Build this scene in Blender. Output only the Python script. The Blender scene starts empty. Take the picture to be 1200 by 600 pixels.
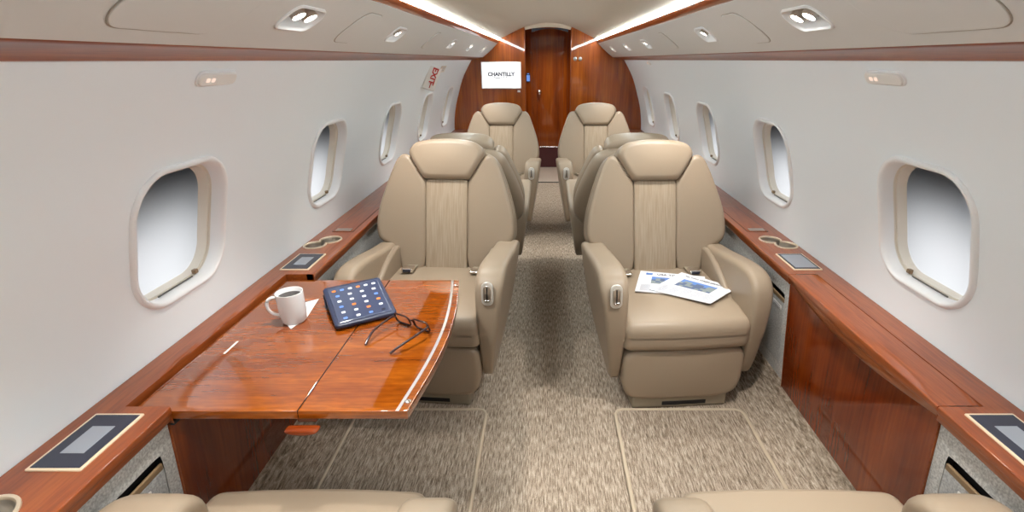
import bpy, bmesh, math, random
from mathutils import Vector, Matrix
random.seed(7)
S = bpy.context.scene
COL = S.collection
PI = math.pi
R = math.radians
XC = 0.02            # cabin centre line
YB = 6.137           # cabin side of the forward bulkhead
YD = 7.15            # vestibule door wall
YA = -1.7            # aft end of the cabin
LZ = 0.665           # side ledge height
TZ = 0.65            # table height

# ------------------------------------------------------------------ materials
def srgb(r, g, b):
    f = lambda c: (c/255/12.92 if c/255 <= .04045 else ((c/255+.055)/1.055)**2.4)
    return (f(r), f(g), f(b), 1)

def mat(name):
    m = bpy.data.materials.new(name); m.use_nodes = True
    nt = m.node_tree; b = nt.nodes['Principled BSDF']
    return m, nt, b

def plain(name, col, rough=.5, metal=0., spec=.5, coat=0., bump=None):
    m, nt, b = mat(name)
    b.inputs['Base Color'].default_value = col
    b.inputs['Roughness'].default_value = rough
    b.inputs['Metallic'].default_value = metal
    b.inputs['Specular IOR Level'].default_value = spec
    b.inputs['Coat Weight'].default_value = coat
    b.inputs['Coat Roughness'].default_value = .05
    if bump:
        sc, st = bump
        tc = nt.nodes.new('ShaderNodeTexCoord'); n = nt.nodes.new('ShaderNodeTexNoise')
        n.inputs['Scale'].default_value = sc; n.inputs['Detail'].default_value = 3
        nt.links.new(tc.outputs['Object'], n.inputs['Vector'])
        bp = nt.nodes.new('ShaderNodeBump'); bp.inputs['Strength'].default_value = st
        bp.inputs['Distance'].default_value = .001
        nt.links.new(n.outputs['Fac'], bp.inputs['Height'])
        nt.links.new(bp.outputs['Normal'], b.inputs['Normal'])
    return m

def emis(name, col, strength):
    m = bpy.data.materials.new(name); m.use_nodes = True
    nt = m.node_tree; nt.nodes.clear()
    e = nt.nodes.new('ShaderNodeEmission'); o = nt.nodes.new('ShaderNodeOutputMaterial')
    e.inputs['Color'].default_value = col; e.inputs['Strength'].default_value = strength
    nt.links.new(e.outputs[0], o.inputs[0])
    return m

def noise_ramp(nt, scale3, cols, nscale=1., detail=4, dist=0., rough=.55, coords='Object'):
    tc = nt.nodes.new('ShaderNodeTexCoord'); mp = nt.nodes.new('ShaderNodeMapping')
    mp.inputs['Scale'].default_value = scale3
    nt.links.new(tc.outputs[coords], mp.inputs['Vector'])
    n = nt.nodes.new('ShaderNodeTexNoise')
    n.inputs['Scale'].default_value = nscale; n.inputs['Detail'].default_value = detail
    n.inputs['Distortion'].default_value = dist; n.inputs['Roughness'].default_value = rough
    nt.links.new(mp.outputs['Vector'], n.inputs['Vector'])
    r = nt.nodes.new('ShaderNodeValToRGB'); nt.links.new(n.outputs['Fac'], r.inputs['Fac'])
    el = r.color_ramp.elements
    while len(el) < len(cols): el.new(.5)
    for e, (p, c) in zip(el, cols): e.position = p; e.color = c
    return n, r

def mixc(nt, a, b, fac, mode='MULTIPLY'):
    m = nt.nodes.new('ShaderNodeMix'); m.data_type = 'RGBA'; m.blend_type = mode
    m.inputs['Factor'].default_value = fac
    nt.links.new(a, m.inputs[6]); nt.links.new(b, m.inputs[7])
    return m.outputs[2]

def wood(name, big, fine, cols, rough=.3, coat=1., figure=None, spec=.2):
    m, nt, b = mat(name)
    _, r1 = noise_ramp(nt, big, cols, detail=5, dist=.6)
    g = (.62, .55, .50, 1)
    _, r2 = noise_ramp(nt, fine, [(.33, g), (.62, (1, 1, 1, 1))], detail=3)
    c = mixc(nt, r1.outputs[0], r2.outputs[0], .75)
    if figure:
        _, r3 = noise_ramp(nt, figure, [(.35, (.72, .68, .66, 1)), (.65, (1.0, 1.0, 1.0, 1))], detail=2, dist=.8)
        c = mixc(nt, c, r3.outputs[0], .8)
    nt.links.new(c, b.inputs['Base Color'])
    b.inputs['Roughness'].default_value = rough
    b.inputs['Specular IOR Level'].default_value = spec
    b.inputs['Coat Weight'].default_value = coat
    b.inputs['Coat Roughness'].default_value = .03
    b.inputs['Coat IOR'].default_value = 1.6
    return m

M = {}
M['wall'] = plain('wall_liner', srgb(236, 242, 246), .55, spec=.25, bump=(900, .05))
M['lip'] = plain('window_white', srgb(238, 239, 240), .35, spec=.4)
M['liner'] = plain('window_cream', srgb(228, 221, 208), .45)
M['psu'] = plain('overhead_liner', srgb(212, 211, 208), .45, spec=.35, bump=(700, .06))
M['ceil'] = plain('ceiling_liner', srgb(196, 186, 170), .6, spec=.2)
M['header'] = plain('header_beige', srgb(206, 192, 172), .6)
M['leather'] = plain('leather_beige', (.34, .264, .190, 1), .40, spec=.35, bump=(420, .12))
M['leather_b'] = plain('leather_shell', (.325, .252, .182, 1), .42, spec=.35, bump=(420, .12))
M['base'] = plain('seat_base', (.30, .25, .18, 1), .5)
M['chrome'] = plain('chrome', (.82, .80, .78, 1), .16, metal=1)
M['plate'] = plain('satin_plate', (.66, .63, .58, 1), .35, metal=.45)
M['steel'] = plain('brushed_steel', (.62, .58, .53, 1), .3, metal=1)
M['gold'] = plain('champagne_rim', (.78, .66, .50, 1), .3, metal=.6)
M['dark'] = plain('dark_recess', (.012, .010, .010, 1), .6)
M['void'] = plain('gap_black', (.006, .004, .003, 1), 1, spec=0)
M['slate'] = plain('slate_glass', srgb(48, 51, 66), .12, spec=.5)
M['screen'] = plain('screen_grey', srgb(150, 155, 165), .15)
M['beige'] = plain('beige_trim', srgb(226, 205, 176), .4)
M['taupe'] = plain('pocket_trim', srgb(128, 104, 76), .35)
M['white'] = plain('ceramic_white', (.76, .76, .76, 1), .15, spec=.5)
M['coffee'] = plain('coffee', (.012, .006, .004, 1), .08)
M['paper'] = plain('paper_white', (.82, .82, .84, 1), .7)
M['news'] = plain('newsprint', (.78, .79, .84, 1), .75)
M['ink'] = plain('ink', (.03, .03, .05, 1), .7)
M['inkgrey'] = plain('ink_grey', (.42, .43, .48, 1), .7)
M['blue'] = plain('print_blue', srgb(98, 138, 205), .6)
M['printdk'] = plain('print_dark', srgb(92, 108, 140), .6)
M['printgr'] = plain('print_grey', srgb(140, 150, 150), .6)
M['orange'] = plain('icon_orange', srgb(225, 120, 50), .4)
M['icon'] = plain('icon_white', srgb(215, 220, 228), .4)
M['iconb'] = plain('icon_blue', srgb(90, 130, 210), .4)
M['tabletcase'] = plain('tablet_case', srgb(38, 46, 72), .4)
M['tablet'] = plain('tablet_glass', srgb(66, 74, 98), .05, spec=.9)
M['specs'] = plain('spectacle_frame', (.035, .012, .010, 1), .2, spec=.6)
M['red'] = plain('exit_red', srgb(190, 45, 40), .5)
M['kick'] = plain('kick_plate', srgb(96, 58, 62), .35, metal=.3)
M['vinyl'] = plain('vestibule_vinyl', srgb(196, 184, 168), .35)
M['sign'] = plain('sign_white', srgb(232, 230, 226), .4)
M['slotgrey'] = plain('slot_grey', srgb(96, 92, 86), .7)
M['seam'] = plain('seam_shadow_gap', srgb(165, 157, 146), .8)
M['bluelcd'] = emis('lcd_blue', srgb(120, 160, 235), .8)
M['orangelcd'] = emis('sign_glow', srgb(255, 226, 206), .85)
M['tvscreen'] = emis('tv_white', (1, 1, 1, 1), 1.05)
M['led'] = emis('led_strip', (.86, .97, 1, 1), 50.)
M['bulb'] = emis('reading_bulb', (1, .97, .93, 1), 45.)
M['navy'] = plain('logo_navy', srgb(22, 28, 58), .6)

RED = [(.30, (.25, .045, .003, 1)), (.5, (.42, .092, .006, 1)), (.70, (.56, .155, .012, 1))]
DRED = [(.30, (.10, .012, .002, 1)), (.5, (.18, .027, .003, 1)), (.70, (.27, .050, .006, 1))]
M['wood_v'] = wood('mahogany_vertical', (5, 5, .45), (90, 90, 2.2), RED, rough=.25, figure=(14, 14, 2))
M['wood_l'] = wood('mahogany_ledge', (9, 1.2, 9), (120, 8, 120), [(.3, (.24, .052, .011, 1)), (.5, (.31, .073, .015, 1)), (.7, (.38, .10, .021, 1))], rough=.3, coat=.7)
M['wood_b'] = wood('mahogany_band', (9, 1.2, 9), (120, 8, 120), [(.3, (.20, .042, .010, 1)), (.5, (.30, .070, .018, 1)), (.7, (.40, .11, .03, 1))], rough=.35, coat=.25)
M['wood_p'] = wood('mahogany_panel', (2, 4.5, .8), (14, 80, 3), DRED, rough=.15, coat=.55, spec=.2)
M['wood_t'] = wood('table_veneer', (1.0, 9, 9), (7, 120, 120), [(.28, (.18, .034, .003, 1)), (.5, (.30, .070, .005, 1)), (.72, (.44, .118, .008, 1))], rough=.06, figure=(16, 60, 60), spec=.5)
M['wood_o'] = wood('table_edge_veneer', (1.0, 9, 9), (20, 90, 90), [(.28, (.38, .10, .008, 1)), (.5, (.54, .165, .012, 1)), (.72, (.68, .23, .018, 1))], rough=.22, figure=(45, 14, 14))

# carpet
def carpet(name, k=1.):
    m, nt, b = mat(name)
    c = [(.30, (.145*k, .110*k, .080*k, 1)), (.46, (.32*k, .255*k, .195*k, 1)), (.60, (.49*k, .41*k, .33*k, 1)), (.74, (.66*k, .575*k, .48*k, 1))]
    n, r = noise_ramp(nt, (220, 24, 60), c, detail=3, dist=.5, rough=.6)
    n2, r2 = noise_ramp(nt, (520, 260, 260), [(.35, (.6, .58, .56, 1)), (.65, (1.08, 1.07, 1.05, 1))], detail=1)
    nt.links.new(mixc(nt, r.outputs[0], r2.outputs[0], .7), b.inputs['Base Color'])
    b.inputs['Roughness'].default_value = .95; b.inputs['Specular IOR Level'].default_value = .1
    bp = nt.nodes.new('ShaderNodeBump'); bp.inputs['Strength'].default_value = .6; bp.inputs['Distance'].default_value = .004
    nt.links.new(n.outputs['Fac'], bp.inputs['Height']); nt.links.new(bp.outputs['Normal'], b.inputs['Normal'])
    return m
M['carpet'] = carpet('carpet_striated', 1.06)
M['mat'] = carpet('floor_mat_striated', 1.0)
M['binding'] = plain('mat_binding', srgb(186, 170, 148), .8)

def fabric(name, c0, c1, scale):
    m, nt, b = mat(name)
    n, r = noise_ramp(nt, scale, [(.35, c0), (.65, c1)], detail=3)
    nt.links.new(r.outputs[0], b.inputs['Base Color'])
    b.inputs['Roughness'].default_value = .9; b.inputs['Specular IOR Level'].default_value = .15
    bp = nt.nodes.new('ShaderNodeBump'); bp.inputs['Strength'].default_value = .3; bp.inputs['Distance'].default_value = .0006
    nt.links.new(n.outputs['Fac'], bp.inputs['Height']); nt.links.new(bp.outputs['Normal'], b.inputs['Normal'])
    return m
M['grey'] = fabric('grey_felt', (.36, .35, .335, 1), (.62, .61, .585, 1), (170, 170, 170))
M['grey2'] = fabric('grey_felt_dark', (.32, .32, .32, 1), (.52, .52, .51, 1), (170, 170, 170))
M['insert'] = fabric('seat_insert', (.35, .27, .19, 1), (.44, .355, .265, 1), (190, 7, 7))
# window pane: diffusing blind lit through an added black tunnel that grades it
m, nt, b = mat('frosted_pane'); nt.nodes.remove(b)
tr = nt.nodes.new('ShaderNodeBsdfTranslucent'); tr.inputs['Color'].default_value = (.9, .92, .95, 1)
df = nt.nodes.new('ShaderNodeBsdfGlossy'); df.inputs['Color'].default_value = (.9, .9, .9, 1); df.inputs['Roughness'].default_value = .08
mx = nt.nodes.new('ShaderNodeMixShader'); mx.inputs[0].default_value = .03
nt.links.new(tr.outputs[0], mx.inputs[1]); nt.links.new(df.outputs[0], mx.inputs[2])
nt.links.new(mx.outputs[0], nt.nodes['Material Output'].inputs[0])
M['pane'] = m
M['shade_tunnel'] = plain('pane_shade_tunnel', (.02, .02, .022, 1), .9, spec=.1)  # black lining of the added tunnel behind each pane
# clear lens
m, nt, b = mat('spectacle_lens')
b.inputs['Transmission Weight'].default_value = 1; b.inputs['Roughness'].default_value = 0; b.inputs['IOR'].default_value = 1.05
M['lens'] = m

# ------------------------------------------------------------------ object helpers
def put(name, me, mt, parent=None, smooth=True):
    o = bpy.data.objects.new(name, me); COL.objects.link(o)
    if mt is not None:
        for x in (mt if isinstance(mt, (list, tuple)) else [mt]): me.materials.append(x)
    if smooth:
        for p in me.polygons: p.use_smooth = True
        me.set_sharp_from_angle(angle=R(50))
    if parent is not None: o.parent = parent
    return o

def from_bm(name, bm, mt, parent=None, smooth=True, weld=1e-5, recalc=True):
    if weld: bmesh.ops.remove_doubles(bm, verts=bm.verts, dist=weld)
    if recalc: bmesh.ops.recalc_face_normals(bm, faces=bm.faces)
    me = bpy.data.meshes.new(name); bm.to_mesh(me); bm.free()
    return put(name, me, mt, parent, smooth)

def tag(o, label=None, cat=None, group=None, kind=None):
    if label: o['label'] = label
    if cat: o['category'] = cat
    if group: o['group'] = group
    if kind: o['kind'] = kind
    return o

def thing(name, label, cat, loc=(0, 0, 0), rz=0., group=None):
    o = bpy.data.objects.new(name, None); COL.objects.link(o)
    o.location = loc; o.rotation_euler = (0, 0, rz); o.empty_display_size = .05
    return tag(o, label, cat, group)

def struct(name, bm, mt, smooth=True, parent=None, recalc=True):
    o = from_bm(name, bm, mt, parent, smooth, recalc=recalc)
    if parent is None: o['kind'] = 'structure'
    return o

def axis_samples(h, r, n):
    a = []
    for k in range(n+1):
        t = math.tan(PI/4*(1-k/n)); a.append(-(h-r)-r*t)
    inner = 6
    for k in range(1, inner): a.append(-(h-r)+2*(h-r)*k/inner)
    a += [-x for x in reversed(a[:n+1])]
    return a

def rbox_into(bm, c, s, r, n=3, f=None, mi=0):
    """rounded box of full size s about c, f(p) deforms local points"""
    h = [x/2 for x in s]; r = min(r, min(h)*.999)
    A = [axis_samples(x, r, n) for x in h]
    for ax in range(3):
        u, v = [i for i in range(3) if i != ax]
        for sg in (-1, 1):
            g = []
            for a in A[u]:
                row = []
                for b_ in A[v]:
                    p = [0, 0, 0]; p[ax] = sg*h[ax]; p[u] = a; p[v] = b_
                    q = [max(-(h[i]-r), min(h[i]-r, p[i])) for i in range(3)]
                    d = Vector([p[i]-q[i] for i in range(3)]); d = d.normalized()*r
                    p = Vector(q)+d
                    if f: p = Vector(f(p))
                    row.append(bm.verts.new(p+Vector(c)))
                g.append(row)
            for i in range(len(g)-1):
                for j in range(len(g[0])-1):
                    fc = bm.faces.new((g[i][j], g[i+1][j], g[i+1][j+1], g[i][j+1])); fc.material_index = mi
    return bm

def rbox(name, c, s, r, mt, parent=None, n=3, f=None):
    return from_bm(name, rbox_into(bmesh.new(), c, s, r, n, f), mt, parent)

def chaikin(p, it=2, closed=True):
    for _ in range(it):
        q = []
        n = len(p)
        rng = range(n) if closed else range(n-1)
        if not closed: q.append(p[0])
        for i in rng:
            a, b = p[i], p[(i+1) % n]
            q.append(tuple(a[k]*.75+b[k]*.25 for k in range(len(a))))
            q.append(tuple(a[k]*.25+b[k]*.75 for k in range(len(a))))
        if not closed: q.append(p[-1])
        p = q
    return p

def inset(p, d):
    n = len(p)
    area = sum(p[i][0]*p[(i+1) % n][1]-p[(i+1) % n][0]*p[i][1] for i in range(n))
    sg = 1 if area > 0 else -1
    out = []
    for i in range(n):
        a, b, c = Vector(p[i-1]), Vector(p[i]), Vector(p[(i+1) % n])
        e1 = (b-a); e2 = (c-b)
        if e1.length < 1e-9 or e2.length < 1e-9: out.append(tuple(b)); continue
        e1.normalize(); e2.normalize()
        n1 = Vector((-e1.y, e1.x)); n2 = Vector((-e2.y, e2.x))
        m = n1+n2
        if m.length < 1e-6: m = n1
        m.normalize(); k = max(.5, m.dot(n1))
        out.append(tuple(b+m*(sg*d/k)))
    return out

def pillow_into(bm, outline, t, r, dome_f=0., dome_b=0., fmap=None, nr=4, rb=None, mi=0, scales=(.96, .88, .76, .62, .46, .30, .15), dense=0):
    """slab of thickness t with rounded rims, front (+w) and back domed; fmap(u,v,w)->xyz"""
    rb = r if rb is None else rb
    if dense: outline = resample(outline, dense)
    n = len(outline); cx = sum(p[0] for p in outline)/n; cy = sum(p[1] for p in outline)/n
    rings = []
    hx = max(abs(p[0]-cx) for p in outline)*1.02; hy = max(abs(p[1]-cy) for p in outline)*1.02
    def flat(d, sg):
        base = inset_soft(outline, d, dense)
        return [([(cx+(x-cx)*s, cy+(y-cy)*s) for x, y in base], sg*t/2) for s in scales]
    rings += list(reversed(flat(rb, -1)))
    for k in range(nr+1):
        a = PI/2*k/nr
        rings.append((inset_soft(outline, rb*(1-math.sin(a)), dense), -t/2+rb*(1-math.cos(a))))
    for k in range(nr+1):
        a = PI/2*k/nr
        rings.append((inset_soft(outline, r*(1-math.cos(a)), dense), t/2-r+r*math.sin(a)))
    rings += flat(r, 1)
    mp0 = fmap or (lambda u, v, w: (u, v, w))
    def mp(u, v, w):
        g = max(0., 1-((u-cx)/hx)**2)*max(0., 1-((v-cy)/hy)**2)
        return mp0(u, v, w+g*(dome_f*max(0., w/(t/2)) - dome_b*max(0., -w/(t/2))))
    V = [[bm.verts.new(mp(x, y, w)) for x, y in ring] for ring, w in rings]
    for a, b in zip(V, V[1:]):
        for i in range(n):
            f = bm.faces.new((a[i], a[(i+1) % n], b[(i+1) % n], b[i])); f.material_index = mi
    for ring, w in ((V[0], -t/2), (V[-1], t/2)):
        c = bm.verts.new(mp(cx, cy, w))
        for i in range(n):
            f = bm.faces.new((ring[i], ring[(i+1) % n], c)); f.material_index = mi
    return bm

def pillow(name, outline, t, r, mt, parent=None, **k):
    return from_bm(name, pillow_into(bmesh.new(), outline, t, r, **k), mt, parent)

def loft(bm, rows, close=False, mi=0):
    V = [[bm.verts.new(p) for p in r] for r in rows]
    for a, b in zip(V, V[1:]):
        m = len(a)
        for i in range(m if close else m-1):
            f = bm.faces.new((a[i], a[(i+1) % m], b[(i+1) % m], b[i])); f.material_index = mi
    return V

def extrude_profile(bm, prof, y0, y1, ny=1, cap=False, mi=0):
    """prof: list of (x,z) swept along y"""
    V = loft(bm, [[(x, y0+(y1-y0)*k/ny, z) for x, z in prof] for k in range(ny+1)], mi=mi)
    return V

def tube_into(bm, pts, r, n=8, mi=0):
    pts = [Vector(p) for p in pts]; rows = []
    for i, p in enumerate(pts):
        t = (pts[min(i+1, len(pts)-1)]-pts[max(i-1, 0)]).normalized()
        ref = Vector((0, 0, 1)) if abs(t.z) < .9 else Vector((1, 0, 0))
        a = t.cross(ref).normalized(); b = t.cross(a)
        rr = r[i] if isinstance(r, (list, tuple)) else r
        rows.append([p+(a*math.cos(2*PI*k/n)+b*math.sin(2*PI*k/n))*rr for k in range(n)])
    V = loft(bm, rows, close=True, mi=mi)
    for ring in (V[0], V[-1]): bm.faces.new(ring)
    return bm

def closed_tube_into(bm, pts, r, n=8):
    pts = [Vector(p) for p in pts]; N = len(pts); rows = []
    nrm = (pts[1]-pts[0]).cross(pts[2]-pts[0]).normalized()
    for q in range(3, N-1, max(1, N//8)):
        c = (pts[q]-pts[0]).cross(pts[(q+N//4) % N]-pts[0])
        if c.length > nrm.length*1e-3 and c.length > 1e-9: nrm = c.normalized(); break
    for i in range(N):
        t = (pts[(i+1) % N]-pts[i-1]).normalized(); a = t.cross(nrm).normalized()
        rows.append([pts[i]+(a*math.cos(2*PI*k/n)+nrm*math.sin(2*PI*k/n))*r for k in range(n)])
    V = [[bm.verts.new(p) for p in row] for row in rows]
    for i in range(N):
        A, B = V[i], V[(i+1) % N]
        for k in range(n): bm.faces.new((A[k], A[(k+1) % n], B[(k+1) % n], B[k]))
    return bm

def lathe_into(bm, prof, c=(0, 0, 0), n=40, mi=0):
    rows = [[(c[0]+r*math.cos(2*PI*k/n), c[1]+r*math.sin(2*PI*k/n), c[2]+z) for k in range(n)] for r, z in prof]
    loft(bm, rows, close=True, mi=mi); return bm

def quad_into(bm, pts, mi=0):
    f = bm.faces.new([bm.verts.new(p) for p in pts]); f.material_index = mi; return f

def rrect(a, b, r, n=10, cx=0., cy=0.):
    """rounded rectangle outline, half sizes a,b"""
    out = []
    for q, (sx, sy) in enumerate(((1, 1), (-1, 1), (-1, -1), (1, -1))):
        for k in range(n+1):
            t = PI/2*(q+k/n)
            out.append((cx+sx*(a-r)+r*math.cos(t), cy+sy*(b-r)+r*math.sin(t)))
    return out

def inset_soft(p, d, dense):
    q = inset(p, d)
    if dense:
        for _ in range(int(d/.0022)):
            n = len(q)
            q = [tuple((q[i-1][k]+2*q[i][k]+q[(i+1) % n][k])/4 for k in (0, 1)) for i in range(n)]
    return q

def resample(p, n):
    L = [0.]
    P = p+[p[0]]
    for a, b in zip(P, P[1:]): L.append(L[-1]+math.dist(a, b))
    out = []; j = 0
    for k in range(n):
        s = L[-1]*k/n
        while L[j+1] < s: j += 1
        t = (s-L[j])/max(1e-12, L[j+1]-L[j])
        out.append((P[j][0]+(P[j+1][0]-P[j][0])*t, P[j][1]+(P[j+1][1]-P[j][1])*t))
    return out

def grid_into(bm, us, vs, fmap, mi=0):
    loft(bm, [[fmap(u, v) for v in vs] for u in us], mi=mi)

def hole_cell_into(bm, us, vs, hole, fmap, rings=3, mi=0):
    """rectangle us x vs (sample lists) minus the outline hole; nodes on the rectangle are the grid nodes"""
    rect = [(u, vs[0]) for u in us]+[(us[-1], v) for v in vs[1:]]+[(u, vs[-1]) for u in reversed(us[:-1])]+[(us[0], v) for v in reversed(vs[1:-1])]
    n = len(rect)
    cx = sum(p[0] for p in hole)/len(hole); cy = sum(p[1] for p in hole)/len(hole)
    H = resample(hole, 720)
    ang = [math.atan2(p[1]-cy, p[0]-cx) for p in H]
    hx = max(abs(p[0]-cx) for p in hole); hy = max(abs(p[1]-cy) for p in hole)
    sx = (us[-1]-us[0])/2; sy = (vs[-1]-vs[0])/2; mx_, my_ = (us[-1]+us[0])/2, (vs[-1]+vs[0])/2
    inner = []
    for u, v in rect:
        a = math.atan2((v-my_)/sy*hy, (u-mx_)/sx*hx)
        j = min(range(720), key=lambda i: abs(math.remainder(ang[i]-a, 2*PI)))
        inner.append(H[j])
    rows = []
    for k in range(rings+1):
        t = k/rings
        rows.append([fmap(*(r_[i]*(1-t)+h_[i]*t for i in (0, 1))) for r_, h_ in zip(rect, inner)])
    loft(bm, rows, close=True, mi=mi)

def text_obj(name, s, size, mt, parent=None, M4=Matrix(), extrude=.0004, align='CENTER', bold=0., spacing=1.):
    cu = bpy.data.curves.new(name, 'FONT'); cu.body = s; cu.size = size; cu.extrude = extrude
    cu.align_x = align; cu.align_y = 'CENTER'; cu.offset = bold; cu.space_character = spacing; cu.resolution_u = 3
    t = bpy.data.objects.new(name, cu); COL.objects.link(t)
    dg = bpy.context.evaluated_depsgraph_get()
    me = bpy.data.meshes.new_from_object(t.evaluated_get(dg))
    bpy.data.objects.remove(t); bpy.data.curves.remove(cu)
    me.transform(M4); me.materials.clear(); me.name = name
    return put(name, me, mt, parent, smooth=False)

def frame_m(o, ex, ey):
    """matrix: origin o, text right ex, text up ey"""
    ex = Vector(ex).normalized(); ey = Vector(ey); ey = (ey-ex*ey.dot(ex)).normalized(); ez = ex.cross(ey)
    return Matrix(((ex.x, ey.x, ez.x, o[0]), (ex.y, ey.y, ez.y, o[1]), (ex.z, ey.z, ez.z, o[2]), (0, 0, 0, 1)))

def interp(z, xs, ys):
    if z <= xs[0]: return ys[0]
    for a, b, p, q in zip(xs, xs[1:], ys, ys[1:]):
        if z <= b: return p+(q-p)*(z-a)/(b-a)
    return ys[-1]

# ------------------------------------------------------------------ the shell
_ctl = [(0.0, .99), (.16, 1.06), (.45, 1.115), (.66, 1.128), (.87, 1.108), (1.06, 1.058), (1.265, .985), (1.45, .878)]
def _spline():
    # Catmull-Rom through the control points, tabulated
    P = [_ctl[0]]+_ctl+[_ctl[-1]]; out = []
    for i in range(1, len(P)-2):
        for k in range(24):
            t = k/24
            q = []
            for d in (0, 1):
                a, b, c, e = P[i-1][d], P[i][d], P[i+1][d], P[i+2][d]
                q.append(.5*((2*b)+(-a+c)*t+(2*a-5*b+4*c-e)*t*t+(-a+3*b-3*c+e)*t**3))
            out.append(q)
    out.append(list(_ctl[-1])); return [p[0] for p in out], [p[1] for p in out]
HZ, HX = _spline()
def H(z): return interp(z, HZ, HX)

WC = [.345, 1.37, 2.395, 3.42, 4.445, 5.47]
WA, WB, WZ = .197, .199, .986
lin = lambda a, b, n: [a+(b-a)*k/n for k in range(n+1)]

def wall_map(s): return lambda y, z: (XC+s*H(z), y, z)

for s, nm in ((-1, 'wall_left'), (1, 'wall_right')):
    bm = bmesh.new(); fm = wall_map(s)
    zs_mid = lin(.73, 1.24, 20); zs_lo = lin(.05, .73, 16); zs_hi = lin(1.24, 1.45, 8)
    edges = []
    y = YA
    for c in WC:
        a, b = c-.30, c+.30
        if a > y+1e-6: edges.append((y, a, None))
        edges.append((a, b, c)); y = b
    edges.append((y, YB+.02, None))
    for a, b, c in edges:
        n = max(2, int((b-a)/.03)); ys = lin(a, b, 20 if c is not None else n)
        for zz in (zs_lo, zs_hi): grid_into(bm, ys, zz, fm)
        if c is None: grid_into(bm, ys, zs_mid, fm)
        else: hole_cell_into(bm, ys, zs_mid, rrect(WA-.010, WB-.010, .112, 24, c, WZ), fm, rings=4)
    struct(nm, bm, M['wall'])

# windows: pane, moulded frame, cream liner, blind slot and tab, added black tunnel outside
wn = 0
for s in (-1, 1):
    for c in WC:
        wn += 1
        def P(o, off, s=s): return [(XC+s*(H(z)+off), y, z) for y, z in o]
        base = rrect(WA, WB, .122, 14, c, WZ)
        pane_o = inset(base, .0265)
        bm = bmesh.new()
        n = len(pane_o); rows = []
        for sc in (1, .75, .5, .25):
            rows.append(P([(c+(y-c)*sc, WZ+(z-WZ)*sc) for y, z in pane_o], .070))
        V = loft(bm, rows, close=True)
        cv = bm.verts.new((XC+s*(H(WZ)+.070), c, WZ))
        for i in range(n): bm.faces.new((V[-1][i], V[-1][(i+1) % n], cv))
        pane = struct('window_%d' % wn, bm, M['pane'])
        bm = bmesh.new()
        prof = [(-.004, .006), (-.003, -.003), (.0, -.008), (.005, -.0105), (.010, -.010), (.014, -.006), (.0165, .004), (.018, .018), (.0195, .032)]
        loft(bm, [P(inset(base, i), o) for i, o in prof], close=True)
        from_bm('frame', bm, M['lip'], pane)
        bm = bmesh.new()
        prof = [(.0195, .032), (.0165, .034), (.0165, .040), (.0235, .041), (.0255, .054), (.0275, .071), (.020, .074)]
        loft(bm, [P(inset(base, i), o) for i, o in prof], close=True)
        from_bm('liner', bm, M['liner'], pane)
        # added unseen black tunnel, so the pane grades from dark top to bright bottom
        bm = bmesh.new()
        loft(bm, [P(inset(base, .018), .074), P(inset(base, .0), .082), P(inset(base, .0), .30)], close=True)
        from_bm('pane_shade_tunnel', bm, M['shade_tunnel'], pane)
        # dark slot of the blind in the bottom reveal, and its pull tab
        zb = WZ-WB+.0245
        bm = bmesh.new()
        rbox_into(bm, (XC+s*(H(zb)+.028), c-.005, zb-.0015), (.004, .15, .004), .001)
        from_bm('blind_slot', bm, M['slotgrey'], pane)
        bm = bmesh.new()
        rbox_into(bm, (XC+s*(H(zb)+.03), c+.088, zb+.008), (.014, .016, .014), .003)
        from_bm('blind_tab', bm, M['taupe'], pane)

# floor with the coved carpet edge
bm = bmesh.new()
cove = [(.87+.13*math.sin(a*PI/2/8), .16*(1-math.cos(a*PI/2/8))) for a in range(9)]
right = [(XC+x, z) for x, z in cove]+[(XC+1.035, .2), (XC+1.07, .22)]
left = [(XC-x, z) for x, z in cove]+[(XC-1.035, .2), (XC-1.07, .22)]
prof = list(reversed(left))+[(XC-.87+1.74*k/12, 0) for k in range(1, 12)]+right
extrude_profile(bm, prof, YA, YB+.06, 10)
struct('floor', bm, M['carpet'])
bm = bmesh.new(); quad_into(bm, [(-.6, YB+.06, 0), (.64, YB+.06, 0), (.64, YD+.1, 0), (-.6, YD+.1, 0)])
struct('floor_vestibule', bm, M['vinyl'])
rbox('trim_1', (XC, YB+.06, .002), (.6, .03, .008), .003, M['dark'])['kind'] = 'structure'

# ceiling arch
arch = chaikin([(.575, 1.668), (.545, 1.672), (.45, 1.712), (.30, 1.785), (.15, 1.829), (0, 1.842), (-.15, 1.829), (-.30, 1.785), (-.45, 1.712), (-.545, 1.672), (-.575, 1.668)], 2, closed=False)
bm = bmesh.new(); extrude_profile(bm, [(XC+x, z) for x, z in arch], YA, YB+.02, 4); struct('ceiling', bm, M['ceil'])

# overhead panels (one per side) with the recessed lamp wells cut in
PA, PB = (.748, 1.477), (.573, 1.625)
PL = math.dist(PA, PB); TU = ((PB[0]-PA[0])/PL, (PB[1]-PA[1])/PL); PN = (-TU[1], TU[0])   # PN points into the cabin (towards centre, down)
if PN[1] > 0: PN = (-PN[0], -PN[1])
def psu(s, y, v, w=0.):
    """point on the overhead panel: y along cabin, v up the slope, w proud of it"""
    bul = .006*math.sin(PI*max(0, min(1, v/PL)))
    return (XC+s*(PA[0]+TU[0]*v+PN[0]*(w+bul)), y, PA[1]+TU[1]*v+PN[1]*(w+bul))
def slanted(a, b, lean, n=10, cy=0., cv=0., r=.6):
    o = rrect(a, b, min(a, b)*r, n)
    return [(cy+x+lean*y, cv+y) for x, y in o]
LAMPS = [(.55, 2), (1.42, 2), (2.29, 1), (3.62, 1), (4.48, 1), (5.41, 1)]
def lamp_out(y, k, grow=0.): return slanted(.088+grow if k == 2 else .078+grow, .037+grow, .45 if k == 2 else .35, 8, y, .118, .8)
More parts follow.
